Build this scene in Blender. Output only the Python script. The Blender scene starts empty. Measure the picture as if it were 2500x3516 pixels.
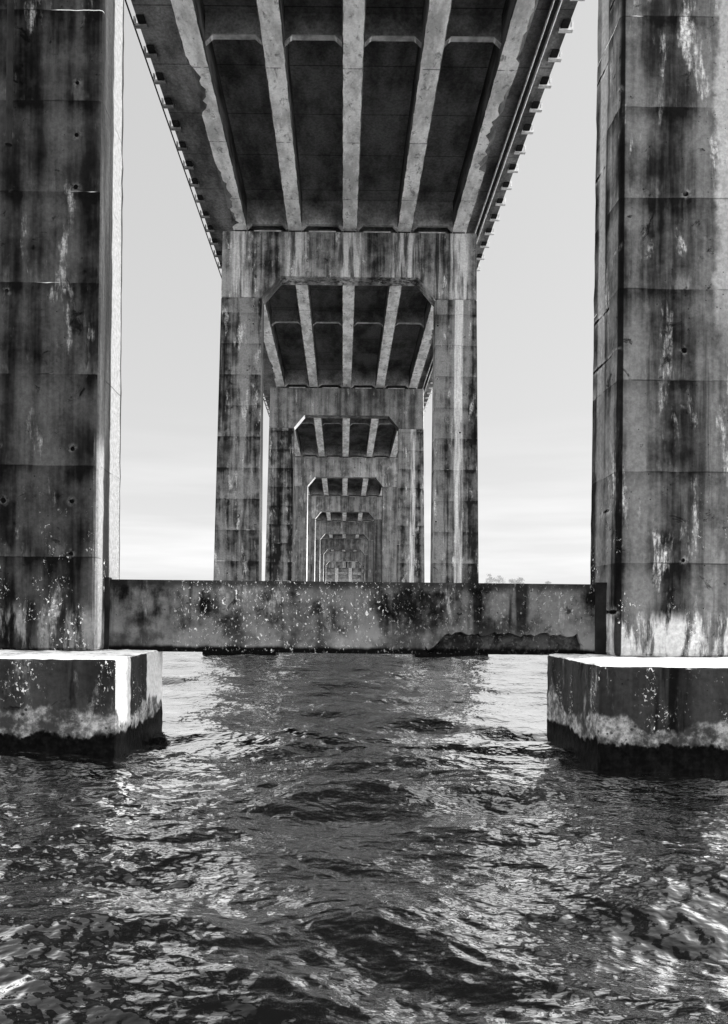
import bpy, bmesh, math, random
import numpy as np
from mathutils import Vector, Matrix
R = math.radians
random.seed(11)
rng = np.random.default_rng(7)
sc = bpy.context.scene
COL = sc.collection

# ------------------------------------------------------------------ measures
EYE = 2.03                 # camera height above the water (z = 0)
XC = 0.15                  # centre line of the bridge
Z0 = 12.17; SP = 22.3      # depth of the first pier, span length
NP = 8
def pier_y(k): return Z0 + SP * k
# bearing heights (cap tops), the bridge runs gently downhill away from the camera
CAPTOP = [EYE + h for h in (17.85, 17.41, 16.93, 16.27, 15.58, 14.86, 14.12, 13.35)]
SUN_AZ = math.atan2(1.0, 0.14)     # from +Y towards +X
SUN_EL = R(32)

# ------------------------------------------------------------------ object helpers
def link(name, me, mat=None, parent=None):
    o = bpy.data.objects.new(name, me)
    COL.objects.link(o)
    if mat is not None: me.materials.append(mat)
    if parent is not None: o.parent = parent
    return o
def empty(name, loc, label=None, cat=None, group=None):
    o = bpy.data.objects.new(name, None); COL.objects.link(o)
    o.location = loc; o.empty_display_size = .5
    if label: o['label'] = label
    if cat: o['category'] = cat
    if group: o['group'] = group
    return o
def tag(o, label=None, cat=None, group=None, kind=None):
    if label: o['label'] = label
    if cat: o['category'] = cat
    if group: o['group'] = group
    if kind: o['kind'] = kind
    return o
class MB:
    def __init__(s): s.v = []; s.f = []
    def add(s, verts, faces):
        b = len(s.v); s.v += [tuple(v) for v in verts]; s.f += [tuple(i + b for i in f) for f in faces]
    def box(s, x0, x1, y0, y1, z0, z1):
        s.add([(x0,y0,z0),(x1,y0,z0),(x1,y1,z0),(x0,y1,z0),(x0,y0,z1),(x1,y0,z1),(x1,y1,z1),(x0,y1,z1)],
              [(0,3,2,1),(4,5,6,7),(0,1,5,4),(1,2,6,5),(2,3,7,6),(3,0,4,7)])
    def hexa(s, bot, top):      # bot/top: 4 points each, same winding (ccw from above)
        s.add(list(bot) + list(top), [(3,2,1,0),(4,5,6,7),(0,1,5,4),(1,2,6,5),(2,3,7,6),(3,0,4,7)])
    def tube(s, p, q, r, n=8):
        p = Vector(p); q = Vector(q); d = (q - p).normalized()
        a = d.orthogonal().normalized(); b = d.cross(a)
        vs = []
        for c in (p, q):
            for i in range(n):
                t = 2 * math.pi * i / n; vs.append(c + a * math.cos(t) * r + b * math.sin(t) * r)
        s.add(vs, [(i, (i+1) % n, n + (i+1) % n, n + i) for i in range(n)] + [tuple(range(n))[::-1], tuple(range(n, 2*n))])
    def mesh(s, name):
        me = bpy.data.meshes.new(name); me.from_pydata(s.v, [], s.f); me.update()
        bm = bmesh.new(); bm.from_mesh(me); bmesh.ops.recalc_face_normals(bm, faces=bm.faces); bm.to_mesh(me); bm.free()
        return me
    def build(s, name, mat, parent=None, bevel=0, loc=None):
        o = link(name, s.mesh(name), mat, parent)
        if loc: o.location = loc
        if bevel:
            m = o.modifiers.new('edge', 'BEVEL'); m.width = bevel; m.segments = 2; m.limit_method = 'ANGLE'
        return o

# ------------------------------------------------------------------ material helpers
class NT:
    def __init__(s, name):
        s.m = bpy.data.materials.new(name); s.m.use_nodes = True
        s.t = s.m.node_tree; s.n = s.t.nodes; s.l = s.t.links
        s.n.clear()
        s.out = s.n.new('ShaderNodeOutputMaterial')
        s.p = s.n.new('ShaderNodeBsdfPrincipled'); s.l.new(s.p.outputs[0], s.out.inputs[0])
        s.pos = s.n.new('ShaderNodeNewGeometry').outputs['Position']
    def put(s, sock, v):
        if isinstance(v, (int, float)): sock.default_value = v
        elif isinstance(v, tuple): sock.default_value = v
        else: s.l.new(v, sock)
    def math(s, op, a, b=0.0, c=0.0, clamp=False):
        n = s.n.new('ShaderNodeMath'); n.operation = op; n.use_clamp = clamp
        for i, v in enumerate((a, b, c)): s.put(n.inputs[i], v)
        return n.outputs[0]
    def scale(s, v, off=(0,0,0), base=None):
        n = s.n.new('ShaderNodeMapping'); s.l.new(base if base is not None else s.pos, n.inputs[0])
        n.inputs['Scale'].default_value = v; n.inputs['Location'].default_value = off
        return n.outputs[0]
    def noise(s, vec, sc_=1, detail=4, rough=.55, dist=0):
        n = s.n.new('ShaderNodeTexNoise'); s.l.new(vec, n.inputs['Vector'])
        n.inputs['Scale'].default_value = sc_; n.inputs['Detail'].default_value = detail
        n.inputs['Roughness'].default_value = rough; n.inputs['Distortion'].default_value = dist
        return n.outputs['Fac']
    def voro(s, vec, sc_=1, out='Distance', feat='F1', rnd=1):
        n = s.n.new('ShaderNodeTexVoronoi'); n.feature = feat; s.l.new(vec, n.inputs['Vector'])
        n.inputs['Scale'].default_value = sc_; n.inputs['Randomness'].default_value = rnd
        return n.outputs[out]
    def step(s, v, a, b, lo=0.0, hi=1.0):
        n = s.n.new('ShaderNodeMapRange'); n.interpolation_type = 'SMOOTHSTEP'
        s.put(n.inputs[0], v); n.inputs[1].default_value = a; n.inputs[2].default_value = b
        n.inputs[3].default_value = lo; n.inputs[4].default_value = hi
        return n.outputs[0]
    def mix(s, f, a, b):
        n = s.n.new('ShaderNodeMix'); n.data_type = 'FLOAT'
        s.put(n.inputs[0], f); s.put(n.inputs[2], a); s.put(n.inputs[3], b)
        return n.outputs[0]
    def sep(s):
        n = s.n.new('ShaderNodeSeparateXYZ'); s.l.new(s.pos, n.inputs[0]); return n.outputs
    def comb(s, x, y, z):
        n = s.n.new('ShaderNodeCombineXYZ')
        for i, v in enumerate((x, y, z)): s.put(n.inputs[i], v)
        return n.outputs[0]
    def white(s, vec):
        n = s.n.new('ShaderNodeTexWhiteNoise'); n.noise_dimensions = '3D'; s.l.new(vec, n.inputs[0]); return n.outputs['Value']
    def finish(s, val, rough=.85, bump=None, bstr=.5, bdist=.02, spec=.1):
        n = s.n.new('ShaderNodeCombineColor')
        for i in range(3): s.put(n.inputs[i], val)
        s.l.new(n.outputs[0], s.p.inputs['Base Color'])
        s.put(s.p.inputs['Roughness'], rough); s.p.inputs['Specular IOR Level'].default_value = spec
        if bump is not None:
            b = s.n.new('ShaderNodeBump'); b.inputs['Strength'].default_value = bstr; b.inputs['Distance'].default_value = bdist
            s.put(b.inputs['Height'], bump); s.l.new(b.outputs[0], s.p.inputs['Normal'])
        return s.m

def concrete(name, lo, hi, light=.5, off=0.0, lifts=True, mode='pier', contrast=1.0, drips=.8):
    """weathered, board-marked concrete; all tones follow position in the world"""
    m = NT(name); x, y, z = m.sep()
    o = (off, off * 1.7, off * .3)
    n1 = m.noise(m.scale((1.1, 1.1, .10), o), 1.0, 5, .6)
    n2 = m.noise(m.scale((4.5, 4.5, .35), o), 1.0, 5, .65)
    n3 = m.noise(m.scale((1, 1, 1), o), 1.3, 7, .62)
    fine = m.noise(m.scale((1, 1, 1), o), 14, 6, .7)
    n0 = m.noise(m.scale((2.3, 2.3, .02), (off*2+1.3, 0, 0)), 1.0, 3, .6)
    if mode == 'strut':
        n0 = n3; n1 = m.noise(m.scale((1.6, 1.6, 1.2), o), 1.0, 6, .65)
    v = m.math('MULTIPLY', n1, .30)
    v = m.math('MULTIPLY_ADD', n0, .26, v)
    v = m.math('MULTIPLY_ADD', n2, .18, v)
    v = m.math('MULTIPLY_ADD', n3, .26, v)
    h = .13 / contrast
    v = m.step(v, .5 - h, .5 + h)
    if lifts:
        zl = m.math('DIVIDE', m.math('ADD', z, .04), 1.43)
        wob = m.math('MULTIPLY', m.math('SUBTRACT', n3, .5), .02)
        zl = m.math('ADD', zl, wob)
        band = m.white(m.comb(m.math('FLOOR', m.math('ADD', m.math('MULTIPLY', x, .95), wob)), m.math('FLOOR', m.math('MULTIPLY', y, .08)), m.math('FLOOR', zl)))
        v = m.math('MULTIPLY_ADD', m.math('SUBTRACT', band, .5), .22, v)
        fz = m.math('FRACT', zl)
        # pale leached zone just above each lift line, dark just under it
        lead = m.math('MULTIPLY', m.step(fz, .0, .28, 1, 0), m.step(m.noise(m.scale((2.2, 2.2, .5), o), 1, 5, .7), .5, .64))
        v = m.math('MULTIPLY_ADD', lead, .75, v)
        v = m.math('MULTIPLY_ADD', m.step(fz, .78, 1.0), -.28, v)
    val = m.mix(m.math('ADD', v, 0, clamp=True), lo, hi)
    # pale mineral patches
    pm = m.noise(m.scale((2.4, 2.4, .6), (o[0] + 9, 3, 1)), 1, 8, .70, .2)
    patch = m.math('MULTIPLY', m.step(pm, .56, .70), m.step(fine, .35, .6, .4, 1.0))
    val = m.mix(m.math('MULTIPLY', patch, .85), val, light)
    # dark runs
    d = m.noise(m.scale((3.0, 3.0, .13), (o[0] + 4, 8, 2)), 1, 6, .6)
    val = m.mix(m.math('MULTIPLY', m.step(d, .56, .66), drips), val, lo * .35)
    dk = m.noise(m.scale((1, 1, 1), (o[0] + 2, 5, 7)), 3.2, 8, .7, .6)
    val = m.mix(m.math('MULTIPLY', m.step(dk, .60, .68), .8), val, lo * .4)
    if mode == 'cap':      # pale wash below every bearing
        bx = m.math('ABSOLUTE', m.math('SUBTRACT', m.math('FRACT', m.math('ADD', m.math('DIVIDE', m.math('SUBTRACT', x, .15), 2.52), .5)), .5))
        bx = m.math('MULTIPLY_ADD', m.math('SUBTRACT', n1, .5), .5, bx)
        val = m.mix(m.math('MULTIPLY', m.step(bx, .14, .24, 1, 0), m.step(n2, .38, .6, .1, .8)), val, .42)
    if name.startswith('near_pier_patched'):
        bx = m.math('MULTIPLY_ADD', m.math('SUBTRACT', n3, .5), .5, x)
        val = m.mix(m.math('MULTIPLY', m.step(bx, 5.74, 5.86), m.step(z, 5.5, 8, .1, .7)), val, .36)
        bx = m.math('MULTIPLY_ADD', m.math('SUBTRACT', n1, .5), .3, y)
        val = m.mix(m.math('MULTIPLY', m.step(m.math('ABSOLUTE', m.math('SUBTRACT', bx, 12.32)), .12, .2, 1, 0), m.step(z, 2, 9, .1, .8)), val, .26)
    if name == 'pier_concrete':
        bx = m.math('MULTIPLY_ADD', m.math('SUBTRACT', n1, .5), .25, x)
        val = m.mix(m.math('MULTIPLY', m.step(m.math('ABSOLUTE', m.math('SUBTRACT', bx, 5.25)), .14, .22, 1, 0), m.step(n2, .35, .6, .2, .75)), val, .5)
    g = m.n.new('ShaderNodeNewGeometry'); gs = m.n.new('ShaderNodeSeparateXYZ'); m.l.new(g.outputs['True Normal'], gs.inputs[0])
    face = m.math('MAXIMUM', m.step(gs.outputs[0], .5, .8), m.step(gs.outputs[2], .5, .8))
    if mode != 'strut':    # sun-facing sides and tops get a sunlit tone in the colour
        sun_tone = m.mix(m.step(gs.outputs[2], .5, .8), m.mix(m.step(n1, .4, .6), .035, .10), m.mix(m.step(m.noise(m.scale((1, 1, 1), (3, 3, 3)), 2.2, 7, .7), .36, .5), .32, .66))
        val = m.mix(m.math('MULTIPLY', face, m.step(n2, .3, .5, .75, .95)), val, sun_tone)
    if name.startswith('near_pier'):
        lz = m.math('MULTIPLY_ADD', m.math('SUBTRACT', n2, .5), .35, z)
        lm = m.math('MULTIPLY', m.math('MULTIPLY', m.step(lz, 1.85, 2.15, 1, 0), m.step(m.noise(m.scale((2.6, 2.6, .5), (off, 4, 4)), 1, 7, .7), .45, .56)), .85)
        val = m.mix(lm, val, .42 if off > 30 else .20)
    if name.startswith('near_pier_dark'):
        q1 = m.math('MULTIPLY', m.step(y, 12.14, 12.20), m.step(gs.outputs[0], .5, .8))
        q2 = m.math('MULTIPLY', m.math('MULTIPLY', m.step(y, 11.82, 11.88, 1, 0), m.step(z, 4.3, 4.9, 1, 0)), m.step(gs.outputs[0], .3, .6))
        val = m.mix(m.math('MAXIMUM', q1, q2), val, .23)  # painted sun strips on the inner face, the rest left as if shaded
        q3 = m.math('MULTIPLY', m.step(m.math('MULTIPLY_ADD', z, .0128, y), 12.74, 12.77), m.step(gs.outputs[0], .3, .6))
        val = m.mix(q3, val, .05)
    if name.startswith('near_pier_patched'):
        q1 = m.math('MULTIPLY', m.step(m.math('ABSOLUTE', m.math('SUBTRACT', x, 4.30)), .035, .055, 1, 0), m.step(y, 11.6, 11.65, 1, 0))
        val = m.mix(m.math('MULTIPLY', q1, .9), val, .006)
    if mode == 'footing':
        q1 = m.math('MULTIPLY', m.step(gs.outputs[0], .5, .8), m.step(m.math('ABSOLUTE', m.math('SUBTRACT', m.math('MULTIPLY_ADD', n1, .12, y), 10.93)), .40, .46))  # sunlit side with the column's shadow band, put into the colour
        val = m.mix(q1, m.mix(m.step(gs.outputs[0], .5, .8), val, m.math('MULTIPLY', val, .35)), .36)
    # tone grain
    val = m.math('MULTIPLY', val, m.step(fine, .25, .75, .8, 1.2))
    hb = m.math('MULTIPLY_ADD', fine, .5, m.math('MULTIPLY', dk, .7))
    if lifts:
        ln = m.math('ABSOLUTE', m.math('SUBTRACT', m.math('FRACT', m.math('ADD', zl, .5)), .5))
        line = m.math('MULTIPLY', m.step(ln, .004, .012, 1, 0), m.step(m.noise(m.scale((1.2, 1.2, 6), o), 1, 3), .5, .6))
        val = m.mix(m.math('MULTIPLY', line, .45), val, lo * .25)
        ln2 = m.math('MULTIPLY', m.step(ln, .002, .006, 1, 0), m.step(m.noise(m.scale((.8, .8, 3), (3, 3, o[0])), 1, 3), .6, .64))
        val = m.mix(m.math('MULTIPLY', ln2, .7), val, .7)
        # tie holes
        tx = m.math('SUBTRACT', m.math('FRACT', m.math('ADD', m.math('DIVIDE', x, 1.06), .5)), .5)
        tz = m.math('SUBTRACT', m.math('FRACT', m.math('DIVIDE', z, .82)), .5)
        dd = m.math('SQRT', m.math('ADD', m.math('POWER', m.math('MULTIPLY', tx, 1.06), 2), m.math('POWER', m.math('MULTIPLY', tz, .82), 2)))
        dd = m.math('MULTIPLY_ADD', m.math('SUBTRACT', n2, .5), .07, dd)
        hole = m.math('MULTIPLY', m.step(dd, .028, .042, 1, 0), m.step(m.noise(m.scale((1.3, .7, .9), (5, o[0], 1)), 1, 2), *((.53, .55) if name != 'pier_concrete' else (.6, .61))))
        halo = m.math('MULTIPLY', m.step(dd, .03, .11, 1, 0), m.step(m.noise(m.scale((1.3, .7, .9), (5, o[0], 1)), 1, 2), *((.53, .55) if name != 'pier_concrete' else (.6, .61))))
        val = m.mix(m.math('MULTIPLY', halo, m.step(fine, .4, .6, 0, .25)), val, light)
        val = m.mix(hole, val, .006)
        hb = m.math('MULTIPLY_ADD', hole, -1.5, hb)
    pit = m.voro(m.scale((1, 1, 1), o), 7)
    pitm = m.math('MULTIPLY', m.step(pit, .05, .10, 1, 0), m.step(n3, .45, .55))
    val = m.mix(m.math('MULTIPLY', pitm, .8), val, lo * .2)
    if mode in ('pier', 'footing', 'strut'):
        # barnacle and lime speckles low down
        sp = m.voro(m.scale((1, 1, .8), o), 30, 'Distance')
        spm = m.noise(m.scale((1, 1, .5), (o[0], 2, 9)), 2.1, 6, .65)
        top = {'pier': m.step(z, 2.0, 4.4, 1, 0), 'footing': 1.0, 'strut': m.step(z, 1.4, 2.2, .5, 1)}[mode]
        thr = {'pier': (.54, .62), 'footing': (.50, .62), 'strut': (.36, .46)}[mode]
        fs2 = m.noise(m.scale((1, 1, .8), (o[0], 6, 3)), 21, 3, .6, .5)
        sp = m.math('MULTIPLY_ADD', fs2, -1.6, m.math('ADD', sp, .8))
        sp = m.noise(m.scale((1, 1, .7), (o[0], 6, 3)), 24, 4, .7, .4)
        k = m.math('MULTIPLY', m.math('MULTIPLY', m.step(sp, .585, .64), m.step(spm, *thr)), top)
        rnd = m.voro(m.scale((1, 1, .8), o), 30, 'Color')
        rs = m.n.new('ShaderNodeSeparateColor'); m.l.new(rnd, rs.inputs[0])
        k = m.math('MULTIPLY', k, m.step(rs.outputs[0], .2, .5, .45, 1))
        if mode == 'strut':
            sxm = m.math('MULTIPLY', m.step(x, -3.0, -2.2), m.step(x, .2, 1.2, 1, .25)); k = m.math('MULTIPLY', k, sxm)
            edge = m.math('MULTIPLY_ADD', m.math('SUBTRACT', n2, .5), .10, z)
            lowp = m.math('MULTIPLY', m.step(edge, 1.5, 1.95, 1, 0), m.step(n3, .4, .6, .2, .7))
            val = m.mix(lowp, val, .22)
            inn = m.math('MULTIPLY', m.step(y, 12.07, 12.12), m.step(y, 12.3, 12.34, 1, 0))
            val = m.mix(m.math('MULTIPLY', inn, .9), val, m.mix(m.step(dk, .4, .6), .012, .075))
            val = m.mix(m.step(edge, 1.40, 1.46, 1, 0), val, .006)
            val = m.mix(m.step(edge, 2.34, 2.46, 0, .75), val, .02)
        val = m.mix(k, val, .85)
        hb = m.math('MULTIPLY_ADD', k, .8, hb)
    if mode == 'footing':
        e1 = m.noise(m.scale((1, 1, .4), (1, 1, o[0])), 2.0, 5, .6)
        zz = m.math('MULTIPLY_ADD', m.math('SUBTRACT', e1, .5), -.7, z)
        e2 = m.noise(m.scale((1, 1, .6), (4, 1, o[0])), 3.5, 7, .7)
        z2 = m.math('MULTIPLY_ADD', m.math('SUBTRACT', e2, .5), -.45, z)
        # bare pale tidal band, broken by shells
        shell = m.voro(m.scale((1, 1, 1.2), o), 9, 'Distance')
        bandv = m.mix(m.step(fine, .35, .65), .12, .32)
        bandv = m.mix(m.math('MULTIPLY', m.step(shell, .16, .26, 1, 0), m.step(e2, .45, .55)), bandv, .03)
        zz = m.math('MULTIPLY_ADD', m.math('SUBTRACT', m.noise(m.scale((1, 1, 0), (7, 1, o[0])), .9, 3), .5), -.9, zz)
        val = m.mix(m.step(zz, .58, .66, 1, 0), val, m.mix(m.step(m.noise(m.scale((1, 1, 1), (2, 2, 2)), 3, 6, .65), .38, .6, 0, 1), .04, bandv))
        wet = m.mix(m.step(fine, .4, .7), .002, .010)
        val = m.mix(m.step(z2, .33, .38, 1, 0), val, wet)
        rough = m.step(z2, .1, .40, .5, .85)
    else:
        rough = .88
    if mode == 'far':      # each distant frame has its own tone; shaded and sunlit inner faces are painted in
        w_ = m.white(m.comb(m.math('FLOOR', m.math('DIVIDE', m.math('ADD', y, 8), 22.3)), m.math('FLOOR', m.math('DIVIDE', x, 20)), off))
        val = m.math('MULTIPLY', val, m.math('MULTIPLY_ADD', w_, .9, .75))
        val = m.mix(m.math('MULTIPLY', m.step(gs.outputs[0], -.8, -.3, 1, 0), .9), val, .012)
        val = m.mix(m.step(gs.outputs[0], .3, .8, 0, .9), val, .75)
    val = m.math('MULTIPLY', m.math('POWER', m.math('DIVIDE', val, .20), 1.35 if name.startswith('near') else 1.2), .20)
    val = m.math('MINIMUM', val, .8)
    return m.finish(val, rough, hb, .9, .02, spec=.03)

M = {}
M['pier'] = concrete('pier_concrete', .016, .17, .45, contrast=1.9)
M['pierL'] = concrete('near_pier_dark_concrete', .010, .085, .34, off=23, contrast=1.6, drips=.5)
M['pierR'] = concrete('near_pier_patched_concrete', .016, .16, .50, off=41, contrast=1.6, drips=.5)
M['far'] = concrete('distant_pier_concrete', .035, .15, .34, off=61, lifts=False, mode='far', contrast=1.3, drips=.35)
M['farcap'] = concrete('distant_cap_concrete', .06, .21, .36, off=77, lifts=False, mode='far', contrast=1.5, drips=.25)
M['cap'] = concrete('cap_concrete', .022, .22, .50, off=7, lifts=False, mode='cap', contrast=1.7)
M['footing'] = concrete('footing_concrete', .010, .055, .25, off=3, lifts=False, mode='footing')
M['strut'] = concrete('strut_concrete', .008, .13, .36, off=13, lifts=False, mode='strut', contrast=1.9, drips=.8)

def soffit_mat():
    m = NT('girder_soffit_concrete'); x, y, z = m.sep()
    n = m.noise(m.scale((1.2, .5, 1)), 1.3, 7, .65)
    n2 = m.noise(m.scale((2, 1.2, 2), (5, 0, 0)), 2.2, 8, .7, .3)
    f = m.noise(m.scale((1, 1, 1)), 12, 6, .7)
    v = m.mix(m.step(n, .35, .62), .42, .82)
    v = m.mix(m.math('MULTIPLY', m.step(n2, .54, .66), .75), v, .12)
    v = m.math('MULTIPLY', v, m.step(f, .3, .7, .85, 1.1))
    j = m.math('ABSOLUTE', m.math('SUBTRACT', m.math('FRACT', m.math('DIVIDE', y, 3.72)), .5))
    ln = m.math('MULTIPLY', m.step(j, .003, .007, 1, 0), m.step(n2, .4, .5))
    v = m.mix(ln, v, .12)
    # light thrown up by the water is put into pale undersides; sides stay dark
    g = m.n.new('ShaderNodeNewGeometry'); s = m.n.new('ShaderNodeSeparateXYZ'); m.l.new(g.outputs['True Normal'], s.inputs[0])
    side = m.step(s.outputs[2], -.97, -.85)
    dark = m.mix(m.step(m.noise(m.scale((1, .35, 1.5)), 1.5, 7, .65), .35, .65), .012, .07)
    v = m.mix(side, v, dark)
    return m.finish(v, .9, m.math('ADD', m.math('MULTIPLY', f, .4), n2), .7, .02)
M['girder'] = soffit_mat()   # pale undersides, dark sides
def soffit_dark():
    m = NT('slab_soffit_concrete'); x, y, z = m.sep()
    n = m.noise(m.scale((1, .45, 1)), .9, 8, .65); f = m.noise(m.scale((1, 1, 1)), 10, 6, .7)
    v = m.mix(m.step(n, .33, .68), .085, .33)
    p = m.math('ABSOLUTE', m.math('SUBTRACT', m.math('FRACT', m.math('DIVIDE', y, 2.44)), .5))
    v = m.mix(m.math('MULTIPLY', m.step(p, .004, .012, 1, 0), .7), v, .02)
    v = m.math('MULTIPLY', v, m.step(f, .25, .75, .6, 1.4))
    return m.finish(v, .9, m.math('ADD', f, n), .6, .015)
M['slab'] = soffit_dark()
def plain(name, lo, hi, sc_=3, rough=.8, metal=0):
    m = NT(name); n = m.noise(m.scale((1, 1, 1)), sc_, 7, .65)
    v = m.mix(m.step(n, .35, .65), lo, hi)
    mm = m.finish(v, rough, n, .5, .01); m.p.inputs['Metallic'].default_value = metal
    return mm
M['pale'] = plain('pale_concrete', .25, .5, 5)
M['diaph_edge'] = plain('bounce_lit_diaphragm_edge', .3, .6, 3)  # lower edges paled to show light bounced off the water
M['white_metal'] = plain('galvanised_metal', .55, .85, 6, .5)
M['black'] = plain('void_shade', .008, .02, 3, .9)
M['fascia'] = plain('parapet_concrete', .12, .3, 2)

# ------------------------------------------------------------------ piers
def X_out(z, ztop):        # outer half width, legs flare a little to the foot
    return 6.13 - .29 * z / ztop
TEX = bpy.data.textures.new('worn_edges', 'CLOUDS'); TEX.noise_scale = .22; TEX.noise_depth = 4
def rough_edges(o, lv, st):
    a = o.modifiers.new('fine', 'SUBSURF'); a.subdivision_type = 'SIMPLE'; a.levels = lv; a.render_levels = lv
    d = o.modifiers.new('wear', 'DISPLACE'); d.texture = TEX; d.texture_coords = 'LOCAL'; d.strength = st; d.mid_level = .5
def pier(k):
    yc = pier_y(k); zt = CAPTOP[k]; zb = zt - 2.07; zh = zb - .98
    lab = ['nearest concrete pier, two broad stained columns flanking the view, joined by a low strut',
           'second concrete portal pier, the largest whole frame seen standing behind the low foreground strut',
           'third portal pier, seen through the opening of the largest whole frame',
           'fourth portal pier down the row, nested inside the third pier opening',
           'fifth portal pier down the row, nested inside the fourth pier opening',
           'sixth portal pier down the row, one of the small far frames',
           'seventh portal pier down the row, next to last of the nested frames',
           'last and smallest portal pier, framing the barred abutment at the far end'][k]
    root = empty('bridge_pier', (XC, yc, 0), lab, 'bridge pier', 'concrete portal piers carrying the bridge')
    def T(z): return 1.33 - (.45 if k else .28) * z / 17.5
    for s in (-1, 1):
        c = MB()
        z0, z1 = 1.36, zh
        xi = 3.99
        if k == 0: xi = 4.0 if s < 0 else 4.12
        N = 6
        for i in range(N):
            a = z0 + (z1 - z0) * i / N; b = z0 + (z1 - z0) * (i + 1) / N
            if i == 0: pass
        bot = [(s*xi, -T(z0)/2, z0), (s*X_out(z0, zt), -T(z0)/2, z0), (s*X_out(z0, zt), T(z0)/2, z0), (s*xi, T(z0)/2, z0)]
        top = [(s*xi, -T(z1)/2, z1), (s*X_out(z1, zt), -T(z1)/2, z1), (s*X_out(z1, zt), T(z1)/2, z1), (s*xi, T(z1)/2, z1)]
        c.hexa(bot, top)
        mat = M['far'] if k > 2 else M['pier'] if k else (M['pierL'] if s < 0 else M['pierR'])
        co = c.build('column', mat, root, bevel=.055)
        if k == 0: rough_edges(co, 6, .035)
        # footing: block with chamfered back corners, founded below the water
        f = MB()
        xin, xo = 3.13, 6.45
        fy = -2.4 if k == 0 else -1.15
        pl = [(s*xin, fy), (s*xo, fy), (s*xo, .9), (s*(xo-.9), 1.8), (s*(xin+1.7), 1.8), (s*xin, .15)]
        if s > 0 and k == 0: pl[0] = (3.16, -2.68); pl[1] = (xo, -2.68); pl[5] = (3.16, -.25)
        n = len(pl)
        f.add([(a, b, -2.0) for a, b in pl] + [(a, b, 1.358) for a, b in pl],
              [tuple(range(n)), tuple(range(n, 2*n))] + [(i, (i+1) % n, n + (i+1) % n, n + i) for i in range(n)])
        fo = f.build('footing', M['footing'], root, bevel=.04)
        if k == 0: rough_edges(fo, 6, .05)
    if k == 0:
        d = MB(); d.tube((-5.40, -.70, 9.2), (-5.40, -.66, 15), .05, 10); d.build('drain_pipe', M['black'], root)
    # cap beam with haunched opening
    t = T(zh) / 2 + .012
    xo1, xo0 = X_out(zt, zt), X_out(zh, zt)
    pr = [(-xo1, zt), (xo1, zt), (xo0, zh+.002), (3.99, zh+.002), (3.18, zb), (-3.18, zb), (-3.99, zh+.002), (-xo0, zh+.002)]
    c = MB(); n = 8
    c.add([(a, -t, b) for a, b in pr] + [(a, t, b) for a, b in pr],
          [tuple(range(n)), tuple(range(n, 2*n))] + [(i, (i+1) % n, n + (i+1) % n, n + i) for i in range(n)])
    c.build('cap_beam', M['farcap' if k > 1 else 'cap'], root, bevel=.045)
    # raised blocks between the bearings
    for i in range(4):
        cx = -3.78 + 2.52 * i
        b = MB(); b.box(cx-.62, cx+.62, -t+.05, t-.05, zt-.01, zt+.07); b.build('cap_step', M['pale'], root, bevel=.01)
    for i in range(5):
        cx = -5.04 + 2.52 * i
        b = MB(); b.box(cx-.28, cx+.28, -.34, .34, zt-.01, zt+.10); b.build('bearing', M['black'], root)
    # strut between the columns, with the spalled lower edge
    s = MB(); NX, NZ = 150, 16
    ya, yb = -.16, .42
    za, zc = 1.335, 2.50
    vs = []; r2 = np.random.default_rng(50 + k)
    ph = r2.random(6) * 6
    def sp(x):    # height of the spalled zone along the lower edge
        u = (x - 1.2) / 2.55
        if k: u = (x + 2.2) / 2.0
        if u < 0 or u > 1: return 0
        e = min(1, u / .13, (1 - u) / .02)
        return e * (.34 + .02 * math.sin(x*9 + ph[0]) + .018 * math.sin(x*23 + ph[1]) + .012 * math.sin(x*51 + ph[2]))
    for j in range(NZ + 1):
        for i in range(NX + 1):
            x = -4.0 + 8.04 * i / NX; h = sp(x)
            hh = [0, .25, .5, .75, .93, 1.0]
            if j < 6:
                z = za + hh[j] * (h if h > 0 else .15)
                d = .17 if (h > 0 and j < 5) else 0
                if h > 0 and j < 5: d += .03 * math.sin(x*17 + j*2 + ph[3]) * math.sin(x*7.3 + ph[4])
            else:
                zb0 = za + (h if h > 0 else .15); z = zb0 + (zc - zb0) * (j - 5) / (NZ - 5); d = 0
            d += .006 * math.sin(x*3.1 + z*5 + ph[5])
            vs.append((x, ya + d, z))
    nf = len(vs)
    fs = [(j*(NX+1)+i, j*(NX+1)+i+1, (j+1)*(NX+1)+i+1, (j+1)*(NX+1)+i) for j in range(NZ) for i in range(NX)]
    for i in range(NX + 1): vs.append((vs[i][0], yb, za))
    for i in range(NX + 1): vs.append((vs[i][0], yb, zc))
    A = nf; B = nf + NX + 1; Tt = NZ*(NX+1)
    for i in range(NX):
        fs.append((i+1, i, A+i, A+i+1)); fs.append((A+i+1, A+i, B+i, B+i+1)); fs.append((Tt+i, Tt+i+1, B+i+1, B+i))
    s.add(vs, fs); s.build('strut', M['strut'], root)
    for a, b in ((-4.001, -3.93), (3.95, 4.13 if k == 0 else 4.0)):
        j = MB(); j.box(a, b, ya - .05, ya + .1, za, zc + .03); j.build('joint_shade', M['black'], root)  # black strips stand in for the shadowed gaps at the strut ends
    return root
for k in range(NP): pier(k)

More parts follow.
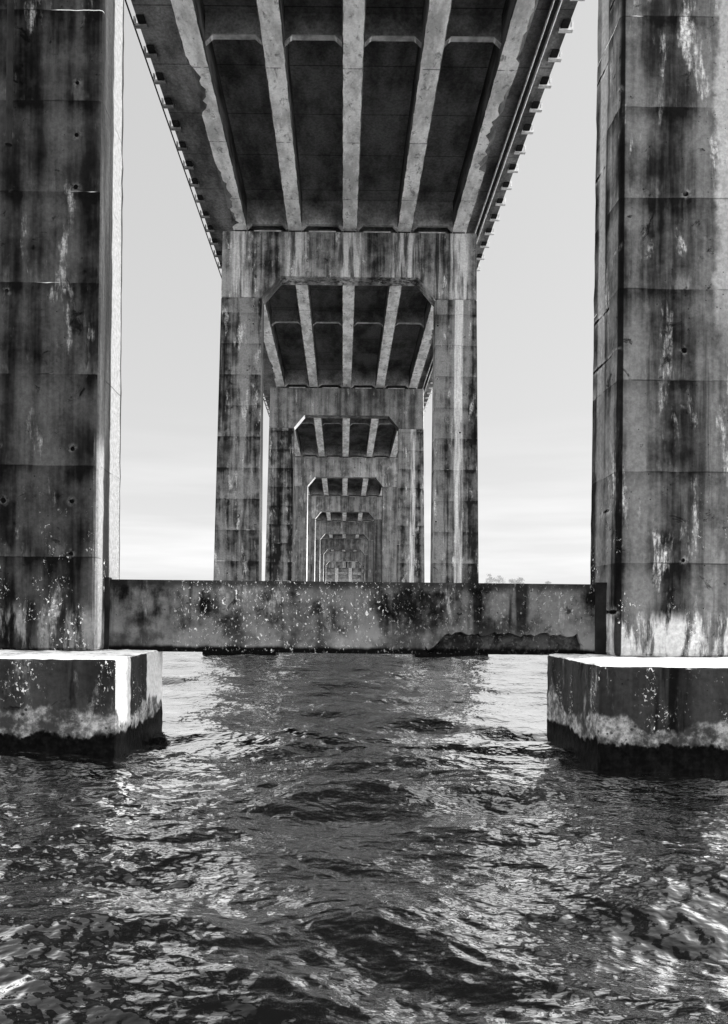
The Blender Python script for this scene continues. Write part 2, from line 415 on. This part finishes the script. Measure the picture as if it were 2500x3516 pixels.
# ------------------------------------------------------------------ deck spans
GX = [-5.04, -2.52, 0, 2.52, 5.04]
def span(k):
    ya = pier_y(k) + .03 if k >= 0 else pier_y(0) - SP
    yb = pier_y(k + 1) - .03
    za = (CAPTOP[k] if k >= 0 else CAPTOP[0] + .25) + .10
    zb = (CAPTOP[k + 1] if k + 1 < NP else CAPTOP[-1] - .75) + .10
    ym = (ya + yb) / 2; L = yb - ya
    names = {-1: 'nearest deck span, passing overhead above the camera out of the top of the view',
             0: 'large overhead deck span with five pale girders, ending on the second pier',
             1: 'deck span seen through the opening of the largest whole frame',
             2: 'deck span seen through the third pier opening, showing three whole girders and two cut ones',
             3: 'deck span over the fourth pier opening, a shallow dark strip with three short pale girders',
             4: 'deck span just beyond the fifth pier, a thin strip of three stubby girder ends',
             5: 'deck span just beyond the sixth pier, a sliver of dark soffit with tiny girder ends',
             6: 'deck span just beyond the seventh pier, a thread of dark soffit',
             7: 'last deck span, running from the smallest pier to the far abutment'}
    root = empty('deck_span', (XC, ym, 0), names[k], 'bridge deck', 'girder deck spans of the bridge')
    def zz(y): return za + (zb - za) * (y + ym - ya) / L
    rr = np.random.default_rng(90 + k)
    # girders
    for gi, gx in enumerate(GX):
        m = MB(); N = 120 if k in (0, 1) else 30
        outer = gi in (0, 4); s = -1 if gi == 0 else 1
        if k == 0: zones = {0: [(0.4, 3.0, .34, .3), (6.0, 10.4, .30, .0)], 4: [(-3, .5, .14, .0), (1.4, 6.2, .33, .4)]}.get(gi, [])
        elif k == 1: zones = {0: [(-11, -8, .15, 0), (5, 9, .13, 0)], 4: [(-5, 2, .18, 0)]}.get(gi, [])
        else: zones = []
        ph = rr.random(6) * 6
        vs = []
        for i in range(N + 1):
            y = -L/2 + L * i / N; z = zz(y); w = .35
            cut = 0
            for (a, b, dpt, _) in zones:
                if a < y < b:
                    u = (y - a) / (b - a)
                    e = min(1, u / .25) * (1 if u < .985 else .4)
                    cut = max(cut, dpt * e * (.75 + .2 * math.sin(y*3 + ph[0]) + .17 * math.sin(y*8.3 + ph[1]) + .12 * math.sin(y*19 + ph[2])))
            edge = .008 * math.sin(y*5 + ph[3]) + .006 * math.sin(y*13 + ph[4])
            cut = max(cut, 0)
            ring = [(-s*w, z + 1.18), (-s*w, z + .04), (-s*(w - .035) + edge, z), (s*(w - .03 - cut) + edge, z), (s*(w - cut*.55 - .005), z + .03 + cut*.5), (s*w, z + .05 + cut*1.0), (s*w, z + 1.18)]
            vs += [(gx + a, y, b) for a, b in ring]
        n = 7; fs = []
        for i in range(N):
            for j in range(n):
                fs.append((i*n+j, i*n+(j+1) % n, (i+1)*n+(j+1) % n, (i+1)*n+j))
        fs += [tuple(range(n)), tuple(range(N*n, N*n+n))]
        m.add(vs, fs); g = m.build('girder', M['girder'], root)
        if zones: g['label'] = 'pale outer girder with a ragged spalled lower edge'
    # slab (with the overhangs) and parapets
    hw = 6.93
    s = MB()
    za_, zb_ = zz(-L/2), zz(L/2)
    e = .02
    s.hexa([(-hw, -L/2-e, za_+1.18), (hw, -L/2-e, za_+1.18), (hw, L/2+e, zb_+1.18), (-hw, L/2+e, zb_+1.18)],
           [(-hw, -L/2-e, za_+1.45), (hw, -L/2-e, za_+1.45), (hw, L/2+e, zb_+1.45), (-hw, L/2+e, zb_+1.45)])
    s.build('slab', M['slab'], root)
    for sd in (-1, 1):
        p = MB(); a, b = sorted((sd*(hw-.02), sd*(hw-.30)))
        p.hexa([(a, -L/2, za_+1.452), (b, -L/2, za_+1.452), (b, L/2, zb_+1.452), (a, L/2, zb_+1.452)],
               [(a, -L/2, za_+2.25), (b, -L/2, za_+2.25), (b, L/2, zb_+2.25), (a, L/2, zb_+2.25)])
        p.build('parapet', M['fascia'], root)
    # diaphragms between the girders: mid-span (haunched pale lower edge) and at both ends
    for yy, kind in ((-.02, 'mid'), (L/2 - .62, 'end'), (-L/2 + .62, 'end')):
        if k == 0 and kind == 'mid': yy = 23.36 - ym + .15
        for i in range(4):
            x0 = GX[i] + .35; x1 = GX[i+1] - .35; z = zz(yy)
            d = MB(); t = .09; rise = .46 if kind == 'mid' else .08; ch = .21
            pr = [(x0-.02, z+1.17), (x0-.02, z+rise-ch), (x0+.02, z+rise-ch), (x0+.02+ch, z+rise), (x1-.02-ch, z+rise), (x1-.02, z+rise-ch), (x1+.02, z+rise-ch), (x1+.02, z+1.17)]
            n = 8
            d.add([(a, yy-t, b) for a, b in pr] + [(a, yy+t, b) for a, b in pr],
                  [tuple(range(n)), tuple(range(n, 2*n))] + [(q, (q+1) % n, n+(q+1) % n, n+q) for q in range(n)])
            if kind == 'end':
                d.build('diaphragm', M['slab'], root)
            else:
                dd = d.build('diaphragm', M['slab'], root)
                l = MB(); q = [(x0+.005, z+rise-ch-.004), (x0+.02+ch, z+rise-.004), (x1-.02-ch, z+rise-.004), (x1-.005, z+rise-ch-.004)]
                h = .035
                for a, b in zip(q[:-1], q[1:]):
                    l.add([(a[0], yy-t-.004, a[1]), (b[0], yy-t-.004, b[1]), (b[0], yy+t+.004, b[1]), (a[0], yy+t+.004, a[1]),
                           (a[0], yy-t-.004, a[1]+h), (b[0], yy-t-.004, b[1]+h), (b[0], yy+t+.004, b[1]+h), (a[0], yy+t+.004, a[1]+h)],
                          [(0,3,2,1),(4,5,6,7),(0,1,5,4),(1,2,6,5),(2,3,7,6),(3,0,4,7)])
                l.build('lower_edge', M['diaph_edge'], dd)
    # brackets along both edges, the thin outer rail on the left, conduit on the right
    if k <= 3:
        nb = 18; br_me = {}
        for sd in (-1, 1):
            b = MB()
            a0, a1 = sorted((sd*(hw-.28), sd*(hw+.17)))
            b.box(a0, a1, -.07, .07, -.085, -.003)
            c0, c1 = sorted((sd*(hw+.12), sd*(hw+.17)))
            b.box(c0, c1, -.07, .07, -.001, .22)
            br_me[sd] = b.mesh('bracket'); br_me[sd].materials.append(M['white_metal'] if sd > 0 else M['fascia'])  # right brackets pale as sunlit, left ones dark as shaded, by colour alone
            h = MB(); a0, a1 = sorted((sd*(hw-.25), sd*(hw-.002)))
            h.box(a0, a1, -.16, .16, -.05, .0); br_me[(sd, 'd')] = h.mesh('drain_slot'); br_me[(sd, 'd')].materials.append(M['black'])
            for i in range(nb):
                y = -L/2 + L * (i + .5) / nb; z = zz(y) + 1.18
                o = bpy.data.objects.new('bracket', br_me[sd]); COL.objects.link(o); o.parent = root; o.location = (0, y, z)
                if k <= 1:
                    o2 = bpy.data.objects.new('drain_slot', br_me[(sd, 'd')]); COL.objects.link(o2); o2.parent = root; o2.location = (0, y - .25 + .52*0, z)
    if k <= 4:
        r = MB(); r.tube((-hw-.15, -L/2, za_+1.12), (-hw-.15, L/2, zb_+1.12), .028, 8); r.build('edge_rail', M['black'], root)
        for dx, nm in ((6.13, 'conduit'), (6.36, 'conduit')):
            c = MB(); c.tube((dx, -L/2, za_+1.03), (dx, L/2, zb_+1.03), .040, 8); c.build(nm, M['white_metal'], root)
        c = MB(); c.hexa([(6.19, -L/2, za_+1.0), (6.30, -L/2, za_+1.0), (6.30, L/2, zb_+1.0), (6.19, L/2, zb_+1.0)],
                         [(6.19, -L/2, za_+1.17), (6.30, -L/2, za_+1.17), (6.30, L/2, zb_+1.17), (6.19, L/2, zb_+1.17)])
        c.build('cable_tray', M['black'], root)
    return root
for k in range(-1, NP): span(k)

# ------------------------------------------------------------------ far abutment
ay = pier_y(NP) ; az = CAPTOP[-1] - .75
ab = empty('bridge_abutment', (XC, ay, 0), 'barred concrete abutment at the far end, framed by the smallest pier', 'abutment')
b = MB(); b.box(-7, 7, .6, 1.6, -1, az); b.build('back_wall', M['slab'], ab)
for x in (-5.2, -1.75, 1.75, 5.2):
    b = MB(); b.box(x-.42, x+.42, -.3, .6, -1, az-1.6); b.build('buttress', M['pale'], ab, bevel=.04)
for i in range(5):
    z = az - 3.0 - 1.75*i
    b = MB(); b.box(-6, 6, .0, .598, z-.4, z+.4); b.build('wale', M['fascia'], ab, bevel=.03)
b = MB(); b.box(-6.3, 6.3, -.5, .598, az-1.6, az+.08); b.build('seat_beam', M['cap'], ab, bevel=.04)

# ------------------------------------------------------------------ water
def wave_field():
    waves = []
    r = np.random.default_rng(5)
    for lam_lo, lam_hi, n, slope in ((2.2, 5.0, 8, .044), (.9, 2.2, 14, .066), (.4, .9, 22, .070), (.16, .4, 34, .078)):
        for _ in range(n):
            lam = math.exp(r.uniform(math.log(lam_lo), math.log(lam_hi)))
            th = R(80) + r.normal() * R(26 if lam > .4 else 40)
            kk = 2*math.pi/lam
            waves.append((kk*math.cos(th), kk*math.sin(th), slope/kk * math.sqrt(2.0/n) * 1.75, r.random()*6.28, lam))
    return waves
def water():
    NXg, NYg = 1000, 1250
    ynear, yfar = .4, 90.0
    ys = ynear * (yfar/ynear) ** np.linspace(0, 1, NYg)
    u = np.linspace(-1, 1, NXg)
    Y = np.repeat(ys[:, None], NXg, 1)
    half = 2.2 + ys * .82
    X = u[None, :] * half[:, None]
    cell = np.maximum(2*half/NXg, np.gradient(ys))[:, None]
    H = np.zeros_like(Y)
    gust = np.zeros_like(Y)
    for (a, b_, p) in ((.31, .22, 1.0), (-.45, .51, 2.2), (.9, -.35, .4), (.17, .95, 4.1), (1.3, .8, 5.0)):
        gust += np.sin(a*X + b_*Y + p)
    gust = 1.0 + .22*gust/1.6
    WX = X + .10*np.sin(1.3*Y+.7*X) + .03*np.sin(5.1*Y+3*X) ; WY = Y + .12*np.sin(1.1*X-.6*Y+2) + .04*np.sin(4.3*X+2.2*Y)
    for (kx, ky, A, ph, lam) in wave_field():
        fade = np.clip(lam/(3.0*cell) - .6, 0, 1)
        t = kx*WX + ky*WY + ph
        w = np.sin(t)
        if lam < 1.3: w = .35*w + .65*(1.9*(1-np.abs(np.sin(t/2))) - .7)      # sharp little crests
        else: w = w + .22*np.cos(2*t)
        g = gust if lam < 1.0 else 1.0
        H += A * w * fade * g
    H += .05*np.exp(-((Y-10.7-.25*np.sin(X*.9+.6))/.38)**2)*np.exp(-(X-.1)**4/40)*(1+.4*np.sin(3.1*X+Y))
    v = np.stack([X, Y, H], -1).reshape(-1, 3).astype(np.float32)
    i = np.arange(NYg-1)[:, None]*NXg + np.arange(NXg-1)[None, :]
    f = np.stack([i, i+1, i+NXg+1, i+NXg], -1).reshape(-1, 4).astype(np.int32)
    me = bpy.data.meshes.new('water')
    me.vertices.add(len(v)); me.vertices.foreach_set('co', v.ravel())
    me.loops.add(f.size); me.loops.foreach_set('vertex_index', f.ravel())
    me.polygons.add(len(f)); me.polygons.foreach_set('loop_start', np.arange(0, f.size, 4, dtype=np.int32))
    me.polygons.foreach_set('loop_total', np.full(len(f), 4, dtype=np.int32))
    me.polygons.foreach_set('use_smooth', np.ones(len(f), dtype=bool))
    me.update(calc_edges=True)
    m = NT('sea_water'); P = m.p
    n1 = m.noise(m.scale((1, 1.7, 1)), 3.6, 1.5, .5, .3)
    n2 = m.noise(m.scale((1, 1.6, 1), (3, 1, 0)), 11.0, 1.5, .5, .3)
    far = m.noise(m.scale((1, 1.4, 1), (1, 7, 0)), 1.1, 4, .6)
    n4 = m.noise(m.scale((1, 1.8, 1), (2, 5, 0)), 30.0, 2, .5, .2)
    hgt = m.math('ADD', m.math('MULTIPLY_ADD', n4, .0013, m.math('MULTIPLY', n1, .030)), m.math('ADD', m.math('MULTIPLY', n2, .005), m.math('MULTIPLY', far, .10)))
    b_ = m.n.new('ShaderNodeBump'); b_.inputs['Strength'].default_value = 1.0; b_.inputs['Distance'].default_value = 1.0
    m.l.new(hgt, b_.inputs['Height']); 
    gl = m.n.new('ShaderNodeBsdfGlossy'); gl.inputs['Color'].default_value = (.97, .97, .97, 1); gl.inputs['Roughness'].default_value = .045
    m.l.new(b_.outputs[0], gl.inputs['Normal'])
    df = m.n.new('ShaderNodeBsdfDiffuse'); df.inputs['Color'].default_value = (.005, .005, .005, 1)
    fr = m.n.new('ShaderNodeLayerWeight'); fr.inputs['Blend'].default_value = .5; m.l.new(b_.outputs[0], fr.inputs['Normal'])
    fac = m.math('MULTIPLY_ADD', m.math('POWER', fr.outputs['Facing'], 5.0), 8.5, .006, clamp=True)
    mx = m.n.new('ShaderNodeMixShader'); m.l.new(fac, mx.inputs[0]); m.l.new(df.outputs[0], mx.inputs[1]); m.l.new(gl.outputs[0], mx.inputs[2])
    m.l.new(mx.outputs[0], m.out.inputs[0]); m.n.remove(P)
    me.materials.append(m.m)
    o = bpy.data.objects.new('water', me); COL.objects.link(o); o['kind'] = 'structure'
    # the open water out to the horizon, a hair below the waves' sheet
    w = MB(); S = 3000
    zf = -.16
    w.add([(-S, -S, zf), (S, -S, zf), (S, S, zf), (-S, S, zf)], [(0, 1, 2, 3)])
    o2 = w.build('open_water', None); o2.data.materials.append(m.m); o2['kind'] = 'structure'
    return m.m
WM = water()

# ------------------------------------------------------------------ far shore and hazy trees
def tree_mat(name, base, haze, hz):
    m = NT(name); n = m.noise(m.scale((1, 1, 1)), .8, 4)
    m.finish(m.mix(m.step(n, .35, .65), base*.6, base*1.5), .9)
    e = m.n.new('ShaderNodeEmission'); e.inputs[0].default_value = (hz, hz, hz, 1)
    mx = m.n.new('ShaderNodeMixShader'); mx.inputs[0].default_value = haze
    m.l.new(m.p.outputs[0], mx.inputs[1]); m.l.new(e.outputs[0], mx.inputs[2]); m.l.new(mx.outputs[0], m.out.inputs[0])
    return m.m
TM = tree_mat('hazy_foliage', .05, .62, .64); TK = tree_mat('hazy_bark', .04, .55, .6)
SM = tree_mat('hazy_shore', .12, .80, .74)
bm = bmesh.new()
shN = 80
prev = None
for i in range(shN + 1):
    x = -1400 + 2800*i/shN
    a = bm.verts.new((x, 420 + 30*math.sin(i*.4), -1)); b1 = bm.verts.new((x, 445 + 30*math.sin(i*.4), 2.2 + .8*math.sin(i*1.7))); c1 = bm.verts.new((x, 900, 3))
    if prev: bm.faces.new((prev[0], a, b1, prev[1])); bm.faces.new((prev[1], b1, c1, prev[2]))
    prev = (a, b1, c1)
me = bpy.data.meshes.new('far_shore'); bm.to_mesh(me); bm.free()
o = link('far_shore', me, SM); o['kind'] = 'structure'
def tree(x, y, h, w, label, seed, lop=0):
    r = random.Random(seed)
    root = empty('tree', (x, y, 1.8), label, 'tree', 'hazy trees on the far shore')
    t = MB()
    t.tube((0, 0, -.5), (0, 0, h*.45), .28, 6)
    for i in range(7):
        a = r.uniform(0, 6.28); ln = w*r.uniform(.2, .42)
        t.tube((0, 0, h*r.uniform(.25, .45)), (math.cos(a)*ln, math.sin(a)*ln, h*r.uniform(.62, .85)), .14, 5)
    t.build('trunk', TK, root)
    c = MB()
    cl = []
    for i in range(34):
        a = r.uniform(0, 6.28); q = math.sqrt(r.random())
        rad = q*w*.5; zc = h*(.95 - .42*q*q) - r.uniform(0, .12)*h + lop*math.cos(a)*q
        cl.append((math.cos(a)*rad, math.sin(a)*rad, zc))
    for (cx, cy, cz) in cl:
        for i in range(42):
            p = Vector((r.gauss(0, .75), r.gauss(0, .75), r.gauss(0, .38))) + Vector((cx, cy, cz))
            n = Vector((r.gauss(0, 1), r.gauss(0, 1), r.gauss(0, 1))).normalized()
            a = n.orthogonal().normalized()*.26; b_ = n.cross(a).normalized()*.18
            c.add([p-a, p-b_, p+a, p+b_], [(0, 1, 2, 3)])
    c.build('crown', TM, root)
def at(px, Y): return (px - 764) / 1650 * Y
for (px, Y, h, w, s, lab) in ((1093, 440, 20.5, 7, 1, 'hazy spreading tree on the far shore, leftmost and tallest of the row'),
                              (1113, 436, 20.0, 7.5, 2, 'hazy tree close beside the tallest one on the far shore, second from left'),
                              (1143, 442, 18.6, 7, 3, 'hazy tree with a low rounded crown on the far shore, third from left'),
                              (1160, 438, 18.2, 7, 4, 'hazy tree with a drooping right side on the far shore, fourth from left'),
                              (1220, 446, 17.6, 5, 5, 'lone faint small tree on the far shore, nearest the right foreground column')):
    tree(at(px, Y), Y, h + 3.6, w*1.15, lab, s)

# ------------------------------------------------------------------ sky, sun
w = bpy.data.worlds.new('World'); sc.world = w; w.use_nodes = True
nt = w.node_tree; n = nt.nodes; l = nt.links; n.clear()
out = n.new('ShaderNodeOutputWorld'); bg = n.new('ShaderNodeBackground'); l.new(bg.outputs[0], out.inputs[0])
sky = n.new('ShaderNodeTexSky'); sky.sky_type = 'NISHITA'; sky.sun_disc = False
sky.sun_elevation = SUN_EL; sky.sun_rotation = SUN_AZ; sky.air_density = 1.0; sky.dust_density = 2.0
bw = n.new('ShaderNodeRGBToBW'); l.new(sky.outputs[0], bw.inputs[0])
pw = n.new('ShaderNodeMath'); pw.operation = 'POWER'; l.new(bw.outputs[0], pw.inputs[0]); pw.inputs[1].default_value = .22
tc = n.new('ShaderNodeTexCoord'); mp = n.new('ShaderNodeMapping'); mp.inputs['Scale'].default_value = (1.6, 1.6, 16)
l.new(tc.outputs['Generated'], mp.inputs[0])
cn = n.new('ShaderNodeTexNoise'); cn.inputs['Scale'].default_value = 2.0; cn.inputs['Detail'].default_value = 5; l.new(mp.outputs[0], cn.inputs[0])
cm = n.new('ShaderNodeMapRange'); cm.inputs[1].default_value = .4; cm.inputs[2].default_value = .7; cm.inputs[3].default_value = .0; cm.inputs[4].default_value = .22
l.new(cn.outputs['Fac'], cm.inputs[0])
sx = n.new('ShaderNodeSeparateXYZ'); l.new(tc.outputs['Generated'], sx.inputs[0])
hz = n.new('ShaderNodeMapRange'); hz.inputs[1].default_value = 0; hz.inputs[2].default_value = .26; hz.inputs[3].default_value = 1; hz.inputs[4].default_value = 0
l.new(sx.outputs[2], hz.inputs[0])
h2 = n.new('ShaderNodeMath'); h2.operation = 'MULTIPLY'; l.new(hz.outputs[0], h2.inputs[0]); l.new(cm.outputs[0], h2.inputs[1])
ad = n.new('ShaderNodeMath'); ad.operation = 'ADD'; l.new(pw.outputs[0], ad.inputs[0])
h3 = n.new('ShaderNodeMath'); h3.operation = 'MULTIPLY'; l.new(h2.outputs[0], h3.inputs[0]); h3.inputs[1].default_value = 2.0
h4 = n.new('ShaderNodeMath'); h4.operation = 'MULTIPLY'; l.new(hz.outputs[0], h4.inputs[0]); l.new(hz.outputs[0], h4.inputs[1])
h5 = n.new('ShaderNodeMath'); h5.operation = 'MULTIPLY_ADD'; l.new(h4.outputs[0], h5.inputs[0]); h5.inputs[1].default_value = .20; l.new(h3.outputs[0], h5.inputs[2])
h3 = h5
l.new(h3.outputs[0], ad.inputs[1])
def mrange(sock, a, b, lo, hi):
    q = n.new('ShaderNodeMapRange'); q.interpolation_type = 'SMOOTHSTEP'; l.new(sock, q.inputs[0])
    for i, v_ in enumerate((a, b, lo, hi)): q.inputs[i+1].default_value = v_
    return q.outputs[0]
fa = mrange(sx.outputs[1], -.1, .55, .9, 0)      # added sky fill behind and beside the camera, out of view
fb = mrange(sx.outputs[2], .64, .92, 0, 1.6)      # same added fill overhead, above the view
ab_ = n.new('ShaderNodeMath'); ab_.operation = 'ABSOLUTE'; l.new(sx.outputs[0], ab_.inputs[0])
fx = mrange(ab_.outputs[0], .43, .8, 0, 2.5)  # added fill from both sides, out of view, brightens water and faces
fq = n.new('ShaderNodeMath'); fq.operation = 'ADD'; l.new(fx, fq.inputs[0]); l.new(fa, fq.inputs[1]); fa = fq.outputs[0]
fs_ = n.new('ShaderNodeMath'); fs_.operation = 'ADD'; l.new(fa, fs_.inputs[0]); l.new(fb, fs_.inputs[1])
f1 = n.new('ShaderNodeMath'); f1.operation = 'ADD'; l.new(fs_.outputs[0], f1.inputs[0]); f1.inputs[1].default_value = 1.0
f2 = n.new('ShaderNodeMath'); f2.operation = 'MULTIPLY'; l.new(ad.outputs[0], f2.inputs[0]); l.new(f1.outputs[0], f2.inputs[1])
ad = f2
cc = n.new('ShaderNodeCombineColor')
for i in range(3): l.new(ad.outputs[0], cc.inputs[i])
l.new(cc.outputs[0], bg.inputs[0]); bg.inputs[1].default_value = .585

sd = bpy.data.lights.new('sun', 'SUN'); sd.energy = 5.0; sd.angle = R(.53); sd.color = (1, .995, .985)
so = bpy.data.objects.new('sun', sd); COL.objects.link(so)
v = Vector((math.sin(SUN_AZ)*math.cos(SUN_EL), math.cos(SUN_AZ)*math.cos(SUN_EL), math.sin(SUN_EL)))
so.rotation_euler = v.to_track_quat('Z', 'Y').to_euler(); so.location = (30, 5, 40)

# ------------------------------------------------------------------ camera
cd = bpy.data.cameras.new('camera'); cam = bpy.data.objects.new('camera', cd); COL.objects.link(cam)
cd.sensor_fit = 'VERTICAL'; cd.sensor_height = 36; cd.lens = 1650/2284*36
cd.shift_x = 48/2284; cd.shift_y = 220/2284
cd.clip_start = .05; cd.clip_end = 6000
cam.matrix_world = Matrix.Translation((0, 0, EYE)) @ Matrix.Rotation(R(90), 4, 'X') @ Matrix.Rotation(R(.6), 4, 'Z')
sc.camera = cam
sc.view_settings.view_transform = 'Standard'; sc.view_settings.look = 'None'; sc.view_settings.exposure = 0
sc.cycles.max_bounces = 8; sc.cycles.diffuse_bounces = 4; sc.cycles.glossy_bounces = 4
sc.cycles.use_denoising = True; sc.cycles.sample_clamp_indirect = 6
